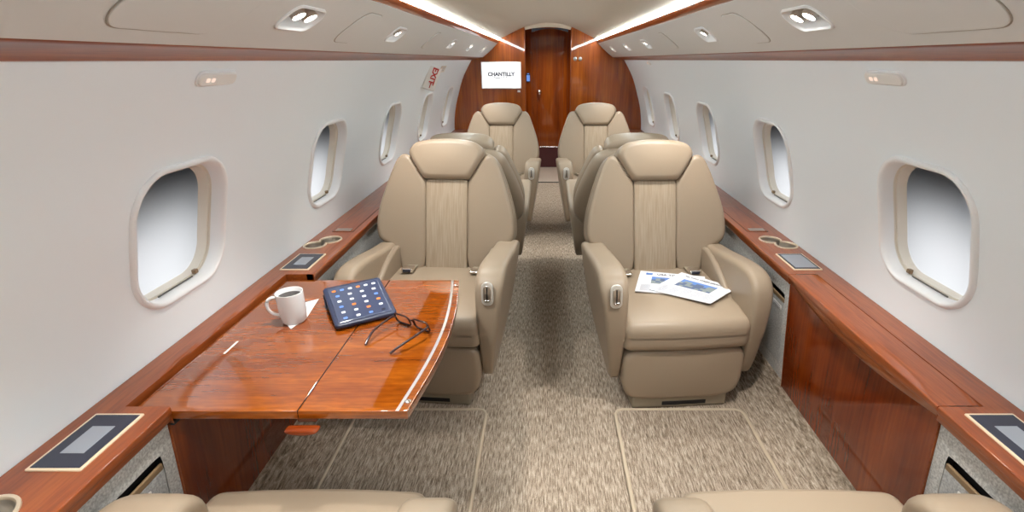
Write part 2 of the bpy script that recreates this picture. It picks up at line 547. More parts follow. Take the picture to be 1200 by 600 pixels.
for s, nm in ((-1, 'ceiling_left'), (1, 'ceiling_right')):
    bm = bmesh.new(); fm = lambda y, v, s=s: psu(s, y, v)
    vs = lin(0, PL, 12); y = YA
    for c, k in LAMPS:
        a, b = c-.17, c+.17
        grid_into(bm, lin(y, a, max(2, int((a-y)/.1))), vs, fm)
        hole_cell_into(bm, lin(a, b, 18), vs, lamp_out(c, k), fm)
        y = b
    grid_into(bm, lin(y, YB+.02, 6), vs, fm)
    struct(nm, bm, M['psu'])
# wood bands: under the overhead panel, and the upper rail beside the light strip
tn = 1
for s, side in ((-1, 'left'), (1, 'right')):
    tn += 1; bm = bmesh.new()
    extrude_profile(bm, [(XC+s*x, z) for x, z in ((.90, 1.448), (.872, 1.4475), (.866, 1.4495), (.862, 1.453), (.765, 1.472), (.752, 1.474), (.748, 1.478), (.75, 1.50))], YA, YB+.02, 8)
    struct('trim_%d' % tn, bm, M['wood_b'])
    tn += 1; bm = bmesh.new()
    extrude_profile(bm, [(XC+s*x, z) for x, z in ((.59, 1.63), (.574, 1.6255), (.570, 1.627), (.558, 1.648), (.556, 1.654), (.559, 1.658), (.60, 1.668))], YA, YB+.02, 8)
    struct('trim_%d' % tn, bm, M['wood_l'])
    bm = bmesh.new()
    extrude_profile(bm, [(XC+s*x, z) for x, z in ((.558, 1.6605), (.552, 1.660), (.546, 1.6625), (.542, 1.667), (.5405, 1.6735))], YA+.05, YB-.03, 8)
    tag(from_bm('light_strip', bm, M['led']), 'long white light strip glowing along the %s edge of the ceiling arch' % side, 'light strip')

# bulkhead with doorway, aft wall, vestibule
def prism_xz(bm, out, y0, y1, mi=0):
    n = len(out)
    a = [bm.verts.new((x, y0, z)) for x, z in out]; b = [bm.verts.new((x, y1, z)) for x, z in out]
    bm.faces.new(a).material_index = mi; bm.faces.new(list(reversed(b))).material_index = mi
    for i in range(n):
        bm.faces.new((a[i], a[(i+1) % n], b[(i+1) % n], b[i])).material_index = mi
DL, DR = -.244, .284
bm = bmesh.new()
prism_xz(bm, [(DL, 0), (DL, 2.0), (-1.4, 2.0), (-1.4, 0)], YB, YB+.06)
prism_xz(bm, [(DR, 0), (1.4, 0), (1.4, 2.0), (DR, 2.0)], YB, YB+.06)
struct('wall_front', bm, M['wood_v'], smooth=False)
bm = bmesh.new()
top = [(DL+(DR-DL)*k/16, 1.765+.03*math.sin(PI*k/16)) for k in range(17)]
prism_xz(bm, top+[(DR, 2.0), (DL, 2.0)], YB+.004, YB+.055)
struct('trim_6', bm, M['header'], smooth=False)
for k, x in enumerate((DL, DR)):
    rbox('trim_%d' % (7+k), (x, YB-.004, .90), (.010, .014, 1.76), .004, M['wood_l'])['kind'] = 'structure'
bm = bmesh.new()
prism_xz(bm, [(-1.4, -.1), (1.4, -.1), (1.4, 2.0), (-1.4, 2.0)], YA-.06, YA)
struct('wall_back', bm, M['wood_v'], smooth=False)
bm = bmesh.new()
for x in (-.62, .66): quad_into(bm, [(x, YB+.03, 0), (x, YD+.1, 0), (x, YD+.1, 1.9), (x, YB+.03, 1.9)])
struct('wall_vestibule', bm, M['wood_v'], smooth=False)
bm = bmesh.new(); quad_into(bm, [(-.7, YB+.03, 1.88), (.7, YB+.03, 1.88), (.7, YD+.1, 1.88), (-.7, YD+.1, 1.88)])
struct('ceiling_vestibule', bm, M['ceil'], smooth=False)
# door wall and door
bm = bmesh.new()
prism_xz(bm, [(-.7, 0), (-.192, 0), (-.192, 1.9), (-.7, 1.9)], YD, YD+.05)
prism_xz(bm, [(.292, 0), (.7, 0), (.7, 1.9), (.292, 1.9)], YD, YD+.05)
prism_xz(bm, [(-.192, 1.835), (.292, 1.835), (.292, 1.9), (-.192, 1.9)], YD, YD+.05)
struct('wall_front_inner', bm, M['wood_v'], smooth=False)
bm = bmesh.new()
dout = [(-.19, .004)]+[(.29, .004)]+[(.29-.48*k/14, 1.79+.04*math.sin(PI*k/14)) for k in range(15)]
pillow_into(bm, dout, .04, .004, fmap=lambda u, v, w: (u, YD+.012-w, v), nr=2)
door = struct('door_1', bm, M['wood_v'])
bm = bmesh.new()
for x in (-.125, .225): rbox_into(bm, (x, YD-.009, .98), (.006, .006, 1.46), .002)
from_bm('moulding', bm, M['wood_l'], door)
bm = bmesh.new(); rbox_into(bm, (.05, YD-.010, .150), (.47, .006, .285), .002); from_bm('kick_plate', bm, M['kick'], door)
bm = bmesh.new(); rbox_into(bm, (.05, YD-.013, .294), (.30, .006, .010), .002); from_bm('kick_plate_edge', bm, M['chrome'], door)
bm = bmesh.new(); lathe_into(bm, [(.0, .0), (.03, .0), (.032, .008), (.022, .012), (.02, .03), (.027, .04), (.02, .05), (0, .052)], n=20)
bmesh.ops.transform(bm, matrix=Matrix.Translation((-.094, YD-.006, 1.036)) @ Matrix.Rotation(PI/2, 4, 'X'), verts=bm.verts)
from_bm('door_knob', bm, M['chrome'], door)

# ------------------------------------------------------------------ things on the bulkhead
t = thing('television', 'white lit screen with company lettering on the wooden bulkhead', 'television', (-.5215, YB-.001, 1.282))
bm = bmesh.new(); pillow_into(bm, rrect(.232, .148, .008, 4), .022, .004, fmap=lambda u, v, w: (u, -.011-w, v), nr=2)
from_bm('casing', bm, M['sign'], t)
bm = bmesh.new(); quad_into(bm, [(-.223, -.0225, -.140), (.223, -.0225, -.140), (.223, -.0225, .140), (-.223, -.0225, .140)])
sc = from_bm('screen', bm, M['tvscreen'], t, smooth=False)
text_obj('lettering', 'CHANTILLY', .058, M['navy'], sc, frame_m((0, -.0235, .010), (1, 0, 0), (0, 0, 1)), bold=.0022, spacing=1.0)
text_obj('small_lettering', 'A  I  R', .019, M['navy'], sc, frame_m((.045, -.0235, -.022), (1, 0, 0), (0, 0, 1)), bold=.0004)
bm = bmesh.new()
tube_into(bm, [(-.105+.115*k/12, -.0235, -.008-.024*math.sin(PI*min(1, k/12*.9))) for k in range(13)], [.0006+.0022*math.sin(PI*k/12) for k in range(13)], 6)
from_bm('swoosh', bm, M['navy'], sc)
o = tag(rbox('light_switch', (-.321, YB-.006, 1.105), (.034, .012, .022), .003, M['sign']), 'small white switch on the bulkhead below the screen', 'switch')
for k, x in enumerate((.334, .393)):
    bm = bmesh.new(); lathe_into(bm, [(0, 0), (.021, 0), (.021, .008), (.014, .012), (0, .012)], n=18)
    bmesh.ops.transform(bm, matrix=Matrix.Translation((x, YB, 1.459)) @ Matrix.Rotation(PI/2, 4, 'X'), verts=bm.verts)
    tag(from_bm('switch_button', bm, M['steel']), ('round push button on the right bulkhead, nearer the door' if k == 0 else 'round push button on the right bulkhead, farther from the door'), 'button', 'bulkhead push buttons')
t = thing('touch_display', 'small blue lit control panel on the door frame left of the door', 'display', (-.243, YD-.001, 1.225))
rbox('casing', (0, -.008, 0), (.052, .016, .12), .004, M['dark'], t)
rbox('screen', (0, -.0165, -.008), (.044, .003, .078), .001, M['bluelcd'], t)
rbox('indicator', (0, -.0165, .047), (.026, .003, .010), .001, M['bluelcd'], t)

# ------------------------------------------------------------------ overhead fittings
where = {1.42: 'nearest', 2.29: 'second', 3.62: 'third', 4.48: 'fourth', 5.41: 'fifth'}
for s, side in ((-1, 'left'), (1, 'right')):
    for c, k in LAMPS[1:]:
        t = thing('reading_light', ('twin-bulb recessed reading light, the large one in the %s overhead panel' if k == 2 else '%s recessed reading light from the camera in the %%s overhead panel' % where[c]) % side, 'reading light', psu(s, c, .118), 0, 'overhead reading lights')
        o0 = Vector(psu(s, c, .118))
        L = lambda y, v, w: Vector(psu(s, y, v, w))-o0
        bm = bmesh.new()
        base = lamp_out(c, k)
        prof = [(-.006, -.001), (-.005, .0035), (-.001, .005), (.002, .003), (.004, -.004), (.010, -.020), (.018, -.030)]
        V = loft(bm, [[L(y, v, w) for y, v in inset(base, i)] for i, w in prof], close=True)
        bm.faces.new(V[-1])
        from_bm('well', bm, M['lip'], t)
        for j in range(k):
            yy = c+((-.03 if j == 0 else .035) if k == 2 else .0); vv = .128
            ctr = L(yy, vv, -.006)
            ax = (L(yy, vv, .02)-L(yy, vv, 0)).normalized()
            ax = (ax+Vector((0, 0, -.5))).normalized()
            q = Vector((0, 0, 1)).rotation_difference(ax).to_matrix().to_4x4()
            rr = .021 if k == 2 else .018
            bm = bmesh.new(); lathe_into(bm, [(0, -.028), (rr*.8, -.028), (rr, -.02), (rr, .008), (rr*.86, .010), (rr*.84, .004)], n=22)
            bmesh.ops.transform(bm, matrix=Matrix.Translation(ctr) @ q, verts=bm.verts)
            cup = from_bm('lamp_cup', bm, M['steel'], t)
            bm = bmesh.new(); lathe_into(bm, [(rr*.84, .004), (rr*.5, .007), (0, .008)], n=22)
            bmesh.ops.transform(bm, matrix=Matrix.Translation(ctr) @ q, verts=bm.verts)
            from_bm('bulb', bm, M['bulb'], cup)
    for c, a, b, ln, nm2 in ((1.02, .165, .082, .45, 'large oval hatch near the camera'), (1.85, .105, .072, .55, 'smaller slanted oval hatch beyond the twin reading light'), (2.98, .07, .062, .4, 'faint narrow hatch beyond the single reading light')):
        out = slanted(a, b, ln, 12, c, .118, .85)
        t = thing('mask_hatch', '%s in the %s overhead panel' % (nm2, side), 'hatch', psu(s, c, .118), 0, 'overhead hatches')
        o0 = Vector(psu(s, c, .118)); L = lambda y, v, w: Vector(psu(s, y, v, w))-o0
        pillow('cover', inset(out, .0025), .003, .0012, M['psu'], t, fmap=lambda y, v, w: L(y, v, w+.0016), nr=2)
        pillow('seam', inset(out, -.0005), .0012, .0004, M['seam'], t, fmap=lambda y, v, w: L(y, v, w+.0006), nr=1)

# wall signs (pill shaped, no-smoking / belt symbols)
for s, y, nm2 in ((-1, 1.41, 'pill-shaped seat belt sign on the left wall under the wood band'), (1, 1.435, 'pill-shaped seat belt sign on the right wall under the wood band'), (1, 4.7, 'tiny far seat belt sign high on the right wall')):
    zc_ = 1.405 if y < 4 else 1.427; a = .08 if y < 4 else .06
    o0 = Vector((XC+s*H(zc_), y, zc_)); up = (Vector((XC+s*H(zc_+.02), 0, zc_+.02))-Vector((XC+s*H(zc_-.02), 0, zc_-.02))).normalized()
    nrm = Vector((-s*up.z, 0, s*up.x)) ; nrm = nrm if nrm.x*s < 0 else -nrm
    t = thing('seat_belt_sign', nm2, 'sign', o0)
    mp = lambda u, v, w: Vector((0, 1, 0))*u+up*v+nrm*w
    pillow('housing', rrect(a, .0175, .016, 6), .012, .004, M['sign'], t, fmap=lambda u, v, w: mp(u, v, w+.004), nr=3)
    pillow('rim', rrect(a+.004, .0215, .020, 6), .006, .002, M['lip'], t, fmap=lambda u, v, w: mp(u, v, w+.0015), nr=2)
    bm = bmesh.new()
    for du in ((-.048, -.026) if s < 0 else (.048, .026)):
        pillow_into(bm, rrect(.0075, .006, .003, 3, du, 0), .002, .0006, fmap=lambda u, v, w: mp(u, v, w+.0105), nr=1)
    from_bm('symbol', bm, M['orangelcd'], t)

# exit sign
o0 = Vector((-.905, 4.12, 1.318))
t = thing('exit_sign', 'white exit sign box with red letters on the left wall above a window', 'sign', o0)
up = Vector((.42, .0, .91)).normalized(); fx = Vector((.66, -.72, -.25)); fx = (fx-up*fx.dot(up)).normalized(); fr = up.cross(fx) 
fr = -fr if fr.y < 0 else fr       # across, away from the camera
mp = lambda u, v, w: fr*u+up*v+fx*w
pillow('box', rrect(.058, .092, .012, 4), .05, .010, M['sign'], t, fmap=mp, nr=3)
rt = -up
text_obj('lettering', 'EXIT', .066, M['red'], t, frame_m(fx*.0265+up*.022, rt, fr), bold=.002)
bm = bmesh.new()
pts = [(-.030, 0), (-.042, .012), (-.042, .004), (-.075, .004), (-.075, -.004), (-.042, -.004), (-.042, -.012)]
bm.faces.new([bm.verts.new(mp(y, x+.002, .0266)) for x, y in pts])
from_bm('arrow', bm, M['red'], t, smooth=False)
rbox('bracket', (-.02, .10, -.05), (.06, .07, .03), .008, M['lip'], t)
rbox('bracket', (-.015, .06, .085), (.03, .12, .012), .004, M['steel'], t)
t = thing('placard', 'small cream placard with lettering on the left wall beside the exit sign', 'placard', (XC-H(1.375), 4.62, 1.375))
upw = (Vector((XC-H(1.40), 0, 1.40))-Vector((XC-H(1.35), 0, 1.35))).normalized(); nw = Vector((upw.z, 0, -upw.x))
pillow('plate', rrect(.10, .03, .006, 3), .006, .002, M['liner'], t, fmap=lambda u, v, w: Vector((0, 1, 0))*u+upw*v+nw*(w+.002), nr=2)
bm = bmesh.new()
for r_ in range(3):
    pillow_into(bm, rrect(.075-.012*r_, .003, .001, 2, 0, .016-.014*r_), .001, .0003, fmap=lambda u, v, w: Vector((0, 1, 0))*u+upw*v+nw*(w+.0055), nr=1)
from_bm('lines', bm, M['inkgrey'], t)

# ------------------------------------------------------------------ ledges
CY0, CY1 = .985, 1.785       # cabinet / table zone
XI, XW = .935, 1.125         # half-widths: aisle edge, wall edge
def ledge_strip(bm, s, y0, y1, xi, zt=LZ, zb=.622, sag=0., ny=12, xo=XW):
    """bullnosed front of a ledge from its top at x=xi+.004 round and down"""
    rows = []
    for k in range(ny+1):
        y = y0+(y1-y0)*k/ny
        lo = zb-sag*math.sin(PI*k/ny)
        r = .004; pr = []
        for a in range(7):
            th = PI/2*a/6
            pr.append((xi+r-r*math.sin(th), zt-r+r*math.cos(th)))
        md = (zt+lo)/2
        pr += [(xi+.001, md+.003), (xi+.0025, md+.0005), (xi+.006, md-.002), (xi+.007, lo+.003), (xi+.010, lo), (xi+.03, lo-.001)]
        rows.append([(XC+s*x, y, z) for x, z in pr])
    V = loft(bm, rows)
    for row in (V[0], V[-1]):
        p = row[-1].co; q = row[0].co
        bm.faces.new(list(row)+[bm.verts.new((XC+s*(xi+.03), p.y, zt))])
def cups(a, b, r=.044):
    """outline of two overlapping round wells"""
    out = []
    d = math.dist(a, b); ang = math.atan2(b[1]-a[1], b[0]-a[0]); h = math.acos(min(1, d/2/r))
    for k in range(25):
        t = ang+h+(2*PI-2*h)*k/24; out.append((a[0]+r*math.cos(t), a[1]+r*math.sin(t)))
    for k in range(25):
        t = ang+PI+h+(2*PI-2*h)*k/24; out.append((b[0]+r*math.cos(t), b[1]+r*math.sin(t)))
    return out
cup_h = cups((2.112, 1.072), (2.185, 1.030))
cup_n = [(.665+.05*math.cos(2*PI*k/40), 1.06+.05*math.sin(2*PI*k/40)) for k in range(40)]
for s, side in ((-1, 'left'), (1, 'right')):
    root = thing('side_ledge', 'polished red wood ledge running along the %s cabin wall' % side, 'ledge', (XC+s*1.03, 2.4, LZ))
    ix = lambda p: Vector(p)-root.location
    def sub(name, bm, mt):
        bmesh.ops.translate(bm, vec=-root.location, verts=bm.verts); return from_bm(name, bm, mt, root)
    fm = lambda y, x, s=s: (XC+s*x, y, LZ)
    xs = lin(XI+.004, XW, 10)
    bm = bmesh.new()
    grid_into(bm, lin(YA, .56, 6), xs, fm); hole_cell_into(bm, lin(.56, .77, 12), xs, cup_n, fm); grid_into(bm, lin(.77, CY0, 5), xs, fm)
    ledge_strip(bm, s, YA, CY0, XI)
    sub('ledge_board', bm, M['wood_l'])
    bm = bmesh.new()
    grid_into(bm, lin(CY1, 2.03, 5), xs, fm); hole_cell_into(bm, lin(2.03, 2.27, 14), xs, cup_h, fm); grid_into(bm, lin(2.27, YB+.01, 12), xs, fm)
    ledge_strip(bm, s, CY1, YB+.01, XI, ny=6)
    sub('ledge_board', bm, M['wood_l'])
    bm = bmesh.new()
    if s > 0:      # narrow fixed strip by the wall, and the closed table lid with its bowed front edge
        x0 = 1.046
        grid_into(bm, lin(CY0-.001, CY1+.001, 8), lin(x0, XW, 4), fm)
        loft(bm, [[fm(y, x0) for y in (CY0, CY1)], [(XC+s*x0, y, LZ-.03) for y in (CY0, CY1)]])
        sub('ledge_board', bm, M['wood_l'])
        bm = bmesh.new()
        ya, yb = CY0+.003, CY1-.003
        grid_into(bm, lin(ya, yb, 8), lin(XI+.004, x0-.004, 4), fm)
        ledge_strip(bm, s, ya, yb, XI, zb=.633, sag=.040, ny=24)
        loft(bm, [[fm(y, x0-.004) for y in (ya, yb)], [(XC+s*(x0-.004), y, LZ-.02) for y in (ya, yb)]])
        sub('table_lid', bm, M['wood_l'])
        bm = bmesh.new(); rbox_into(bm, (XC+s*(x0-.002), (CY0+CY1)/2, LZ-.012), (.03, CY1-CY0-.004, .012), .003); sub('lid_gap', bm, M['dark'])
    else:          # table is out: open slot beside the wall strip
        x0 = 1.045
        grid_into(bm, lin(CY0, CY1, 8), lin(x0, XW, 4), fm)
        loft(bm, [[fm(y, x0) for y in lin(CY0, CY1, 4)], [(XC+s*x0, y, LZ-.05) for y in lin(CY0, CY1, 4)]])
        for yy in (CY0, CY1): loft(bm, [[fm(yy, x) for x in (x0, XI+.004)], [(XC+s*x, yy, LZ-.05) for x in (x0, XI+.004)]])
        sub('ledge_board', bm, M['wood_l'])
        bm = bmesh.new(); rbox_into(bm, (XC+s*.995, (CY0+CY1)/2, LZ-.052), (.11, CY1-CY0, .01), .002); sub('table_slot', bm, M['dark'])
    # flush storage lids far along the ledge with a small vent grille
    for ya, yb in ((2.30, 2.76), (3.6, 4.1)):
        bm = bmesh.new(); pillow_into(bm, rrect((yb-ya)/2, .05, .012, 4, (ya+yb)/2, 1.02), .002, .0006, fmap=lambda u, v, w: (XC+s*v, u, LZ+.0012+w), nr=1); sub('storage_lid', bm, M['wood_l'])
        bm = bmesh.new(); pillow_into(bm, rrect((yb-ya)/2+.003, .053, .013, 4, (ya+yb)/2, 1.02), .0008, .0002, fmap=lambda u, v, w: (XC+s*v, u, LZ+.0005+w), nr=1); sub('lid_gap', bm, M['dark'])
    bm = bmesh.new(); pillow_into(bm, rrect(.018, .038, .005, 3, 2.325, 1.02), .003, .001, fmap=lambda u, v, w: (XC+s*v, u, LZ+.0035+w), nr=1); sub('vent_grille', bm, M['steel'])
    # cup wells
    def well(outl, y, x, nm2, depth=.055):
        t = thing('cup_holder', nm2, 'cup holder', (XC+s*x, y, LZ))
        P = lambda o, z: [(XC+s*v-t.location.x, u-t.location.y, z) for u, v in o]
        bm = bmesh.new(); loft(bm, [P(inset(outl, i), z) for i, z in ((-.007, .0), (-.0065, .003), (-.004, .004), (0, .004), (.0015, .002), (.002, -.004))], close=True)
        from_bm('rim', bm, M['gold'], t)
        bm = bmesh.new(); V = loft(bm, [P(inset(outl, .002), -.003), P(inset(outl, .003), -depth+.006), P(inset(outl, .009), -depth)], close=True)
        c = sum((v.co for v in V[-1]), Vector())/len(V[-1]); cv = bm.verts.new(c)
        for i in range(len(V[-1])): bm.faces.new((V[-1][i], V[-1][(i+1) % len(V[-1])], cv))
        from_bm('cup_well', bm, M['steel'], t)
    well(cup_h, 2.15, 1.05, 'double metal cup holder sunk in the %s ledge beyond the control screen' % side)
    if s < 0: well(cup_n, .665, 1.06, 'round metal cup holder at the lower left corner of the left ledge')
    for yc, nm2 in ((.868, 'dark control screen in the %s ledge nearest the camera' % side), (1.912, 'dark control screen in the %s ledge beside the cup holder' % side)):
        t = thing('control_screen', nm2, 'control screen', (XC+s*1.032, yc, LZ))
        pillow('bezel', rrect(.058, .088, .003, 2), .006, .002, M['beige'], t, nr=2, fmap=lambda u, v, w: (u, v, w+.001))
        pillow('glass', rrect(.052, .082, .001, 2), .004, .001, M['slate'], t, nr=1, fmap=lambda u, v, w: (u, v, w+.003))
        pillow('display', rrect(.026 if yc < 1 or s < 0 else .044, .042 if yc < 1 or s < 0 else .070, .001, 2), .002, .0005, M['screen'], t, nr=1, fmap=lambda u, v, w: (u, v, w+.0047))

# ------------------------------------------------------------------ side panels under the ledges
def side_x(z): return interp(z, [.0, .10, .16, .40, .62, .66], [1.02, 1.005, 1.0, .975, .955, .953])
for s, side in ((-1, 'left'), (1, 'right')):
    for y0, y1, nm2, pk in ((YA, CY0-.002, 'grey felt wall panel below the %s ledge nearest the camera' % side, (.70, .945)), (CY1+.002, YB, 'grey felt wall panel below the %s ledge beside the chairs' % side, (1.83, 2.03))):
        root = thing('sidewall_lining', nm2, 'wall panel', (XC+s*.98, (y0+y1)/2, .16))
        zs = lin(.10, .6205, 14)
        fm = lambda y, z, s=s, r=root.location: (XC+s*side_x(z)-r.x, y-r.y, z-r.z)
        bm = bmesh.new(); a, b = pk
        za, zb_ = .22, .555
        # rounded border around the pocket opening
        grid_into(bm, lin(y0, a-.06, 6), zs, fm)
        hole_cell_into(bm, lin(a-.06, b+.03, 10), zs, rrect((b-a)/2, (zb_-za)/2, .01, 6, (a+b)/2, (za+zb_)/2), fm)
        grid_into(bm, lin(b+.03, y1, 6), zs, fm)
        from_bm('felt_panel', bm, M['grey'], root)
        def pocket_quad(name, ya, yb, z0, z1, off0, off1, mt, th=.004):
            bm = bmesh.new()
            pillow_into(bm, rrect((yb-ya)/2, (z1-z0)/2, .004, 3, (ya+yb)/2, (z0+z1)/2), th, th*.4, nr=2,
                        fmap=lambda u, v, w: (XC+s*(side_x(v)+off0+(off1-off0)*(v-z0)/(z1-z0)-w)-root.location.x, u-root.location.y, v-root.location.z))
            return from_bm(name, bm, mt, root)
        pocket_quad('pocket_back', a-.01, b+.01, za-.01, zb_+.01, .03, .03, M['dark'])
        pocket_quad('pocket_flap', a+.0008, b-.0008, za+.0008, .515, .0015, .0015, M['grey2'])
        pocket_quad('pocket_trim', a+.0015, b-.0015, .510, .530, .003, .003, M['taupe'], .008)
        pocket_quad('pocket_label', a+.02, b-.05, .470, .492, .0005, .0005, M['sign'], .003)
        bm = bmesh.new()
        for r_ in range(2):
            zz = .476+.009*r_
            pillow_into(bm, rrect((b-a)/2-.045, .002, .001, 2, (a+b)/2-.015, zz), .001, .0003, nr=1, fmap=lambda u, v, w: (XC+s*(side_x(v)-.0012-w)-root.location.x, u-root.location.y, v-root.location.z))
        from_bm('label_lines', bm, M['inkgrey'], root)
    # wooden table cabinet between the felt panels
    root = thing('table_cabinet', 'glossy dark red wood cabinet front below the %s ledge%s' % (side, ' with the table stowed' if s > 0 else ' under the open table'), 'cabinet', (XC+s*.98, (CY0+CY1)/2, .16))
    bm = bmesh.new()
    rows = []
    for y in lin(CY0, CY1, 20):
        t_ = (y-CY0)/(CY1-CY0)
        rows.append([(XC+s*(side_x(z)-.004+.020*max(0, (z-.3)/.34)*math.sin(PI*t_)*(1 if s > 0 else 0))-root.location.x, y-root.location.y, z-root.location.z) for z in lin(.10, .632 if s > 0 else .62, 16)])
    loft(bm, rows)
    from_bm('front_panel', bm, M['wood_p'], root)
    for yy in (CY0, CY1):
        bm = bmesh.new(); rows = [[(XC+s*(side_x(z)+d)-root.location.x, yy-root.location.y, z-root.location.z) for z in lin(.10, .62, 8)] for d in (-.006, .03)]
        loft(bm, rows); from_bm('edge_strip', bm, M['wood_l'], root)

# floor mats
for s, side in ((-1, 'left'), (1, 'right')):
    xa, xb = (.275, .855)
    out = rrect((xb-xa)/2, .52, .04, 6, (xa+xb)/2, 1.275)
    t = thing('floor_mat', 'bound carpet mat on the floor before the %s front chair' % side, 'mat', (XC+s*.565, 1.275, 0))
    mp = lambda u, v, w: (s*(u-.565), v-1.275, w)
    pillow('pile', inset(out, .012), .010, .004, M['mat'], t, nr=2, fmap=lambda u, v, w: mp(u, v, w+.006))
    bm = bmesh.new(); closed_tube_into(bm, [mp(u, v, .008) for u, v in resample(inset(out, .008), 120)], .008, 8); from_bm('binding', bm, M['binding'], t)

# ------------------------------------------------------------------ chairs
def chair(label, loc, rz, aisle, tilt=.2955, arm_dy=0., arm_dz=0., group='beige leather cabin chairs', near=False):
    """faces local -y; aisle=-1: aisle arm at local -x"""
    t = thing('cabin_chair', label, 'chair', loc, rz, group)
    A = aisle
    # pedestal
    bm = bmesh.new(); rbox_into(bm, (0, .0, .035), (.43, .55, .07), .012); ped = from_bm('pedestal', bm, M['base'], t)
    rbox('pedestal_slot', (.02, -.2735, .026), (.20, .008, .020), .003, M['dark'], ped)
    rbox('seat_frame', (0, .03, .19), (.50, .46, .23), .03, M['leather_b'], t)
    # seat cushion
    def fc(p):
        x, y, z = p
        k = max(0, 1-(x/.275)**2)*max(0, 1-(y/.29)**2)
        z2 = z+.012*k*(1 if z > 0 else 0)-(.018*max(0, (-y-.16)/.12)**2 if z > 0 else 0)
        y2 = y-.012*(1-(x/.275)**2)*(1 if y < -.2 else 0)
        return (x, y2, z2)
    rbox('seat_cushion', (0, -.005, .378), (.552, .58, .149), .038, M['leather'], t, n=4, f=fc)
    # leg rest
    o = chaikin([(-.262, .298), (-.268, .21), (-.264, .11), (-.225, .055), (0, .047), (.225, .055), (.264, .11), (.268, .21), (.262, .298), (.15, .302), (0, .303), (-.15, .302)], 2)
    pillow('leg_rest', o, .13, .018, M['leather'], t, dense=96, dome_f=.012, fmap=lambda u, v, w: (u, -.218-w, v))
    # arms
    ao = chaikin([(-.235, .135), (-.262, .24), (-.292, .40), (-.296, .52), (-.28, .60), (-.225, .648), (-.13, .652), (.02, .632), (.16, .61), (.29, .60), (.345, .57), (.34, .34), (.22, .22), (-.03, .14), (-.16, .118)], 2)
    def arm_map(sg, o_lo, o_hi, i_lo, i_hi, th, dz):
        def f(u, v, w):
            k = max(0, min(1, (v-.15)/.45)); lo = i_lo+(i_hi-i_lo)*k; hi = o_lo+(o_hi-o_lo)*k
            wn = w/(th/2)
            return (sg*((lo+hi)/2+wn*(hi-lo)/2), u+arm_dy, v+arm_dz+dz*max(0, min(1, (v-.3)/.3)))
        return f
    bm = bmesh.new(); pillow_into(bm, ao, .10, .022, dome_f=.004, dome_b=.003, fmap=arm_map(A, .312, .378, .268, .262, .10, 0)); arm = from_bm('armrest', bm, M['leather'], t)
    # control plate on the front of the aisle arm
    mp = lambda u, v, w: (A*.318+u, -.298+arm_dy-w+(.0+v)*(0 if near else .22)*(1 if v > 0 else .05), .572+arm_dz+v)
    if not near:
        pl = pillow('control_plate', rrect(.025, .050, .023, 6), .008, .003, M['plate'], t, nr=3, fmap=lambda u, v, w: mp(u, v, w))
        pillow('plate_recess', rrect(.016, .036, .015, 6), .003, .001, M['steel'], pl, nr=1, fmap=lambda u, v, w: mp(u, v, w+.004))
        bm = bmesh.new(); rbox_into(bm, (0, 0, 0), (.005, .006, .055), .002, f=lambda p: mp(p[0], p[2]+.004, .008-p[1])); from_bm('lever', bm, M['dark'], pl)
        bm = bmesh.new(); rbox_into(bm, (0, 0, 0), (.022, .006, .008), .002, f=lambda p: mp(p[0], p[2]-.026, .008-p[1])); from_bm('lever_knob', bm, M['chrome'], pl)
    bm = bmesh.new(); pillow_into(bm, ao, .08, .022, dome_f=.004, dome_b=.003, fmap=arm_map(-A, .330, .345, .266, .18 if near else .258, .08, .012 if near else -.022)); from_bm('armrest', bm, M['leather'], t)
    # low inner bolsters between seat and arms
    bo = chaikin([(.28, .42), (.28, .56), (.20, .575), (.08, .545), (-.04, .49), (-.12, .44), (-.12, .41)], 2)
    for sg in (-1, 1):
        pillow('inner_bolster', bo, .035, .014, M['leather_b'], t, fmap=lambda u, v, w: (sg*(.252+w), u+arm_dy*.5, v+arm_dz))
    # back
    ca, sa = math.cos(tilt), math.sin(tilt)
    def bk(u, v, w):
        w2 = w+.028*(abs(u)/.30)**2 if abs(u) > .0 else w
        y = .22+v*sa-w2*ca; z = .42+v*ca+w2*sa
        return (u, y, z)
    hd = chaikin([(-.108, .487), (.108, .487), (.122, .494), (.188, .600), (.191, .630), (.160, .672), (.08, .689), (0, .692), (-.08, .689), (-.160, .672), (-.191, .630), (-.188, .600), (-.122, .494)], 2)
    pillow('headrest', hd, .11, .024, M['leather'], t, dense=96, dome_f=.014, dome_b=.02, fmap=lambda u, v, w: bk(u, v, w-.038))
    ins = rrect(.108, .245, .012, 4, 0, .242)
    pillow('back_insert', ins, .06, .008, M['insert'], t, dense=120, dome_f=.008, fmap=lambda u, v, w: bk(u, v, w-.034))
    side_o = [(.107, .0), (.225, .0), (.238, .04), (.246, .115), (.272, .148), (.315, .16), (.346, .182), (.356, .24), (.346, .33), (.312, .44), (.274, .545), (.252, .592), (.222, .618), (.188, .604), (.150, .545), (.112, .487), (.107, .47), (.107, .25)]
    side_o = chaikin(side_o, 2)
    for sg in (-1, 1):
        pillow('back_bolster', [(sg*u, v) for u, v in side_o], .085, .018, M['leather'], t, dense=96, dome_f=.006, fmap=lambda u, v, w: bk(u, v, w-.046))
    sh = [(.0, -.04), (.22, -.04), (.24, .10), (.31, .155), (.348, .185), (.354, .25), (.342, .34), (.305, .46), (.262, .57), (.235, .61), (.17, .645), (.0, .655)]
    sh = chaikin(sh+[(-u, v) for u, v in reversed(sh[1:-1])], 2)
    pillow('back_shell', sh, .10, .035, M['leather_b'], t, dense=96, dome_b=.025, fmap=lambda u, v, w: bk(u, v, w-.118))
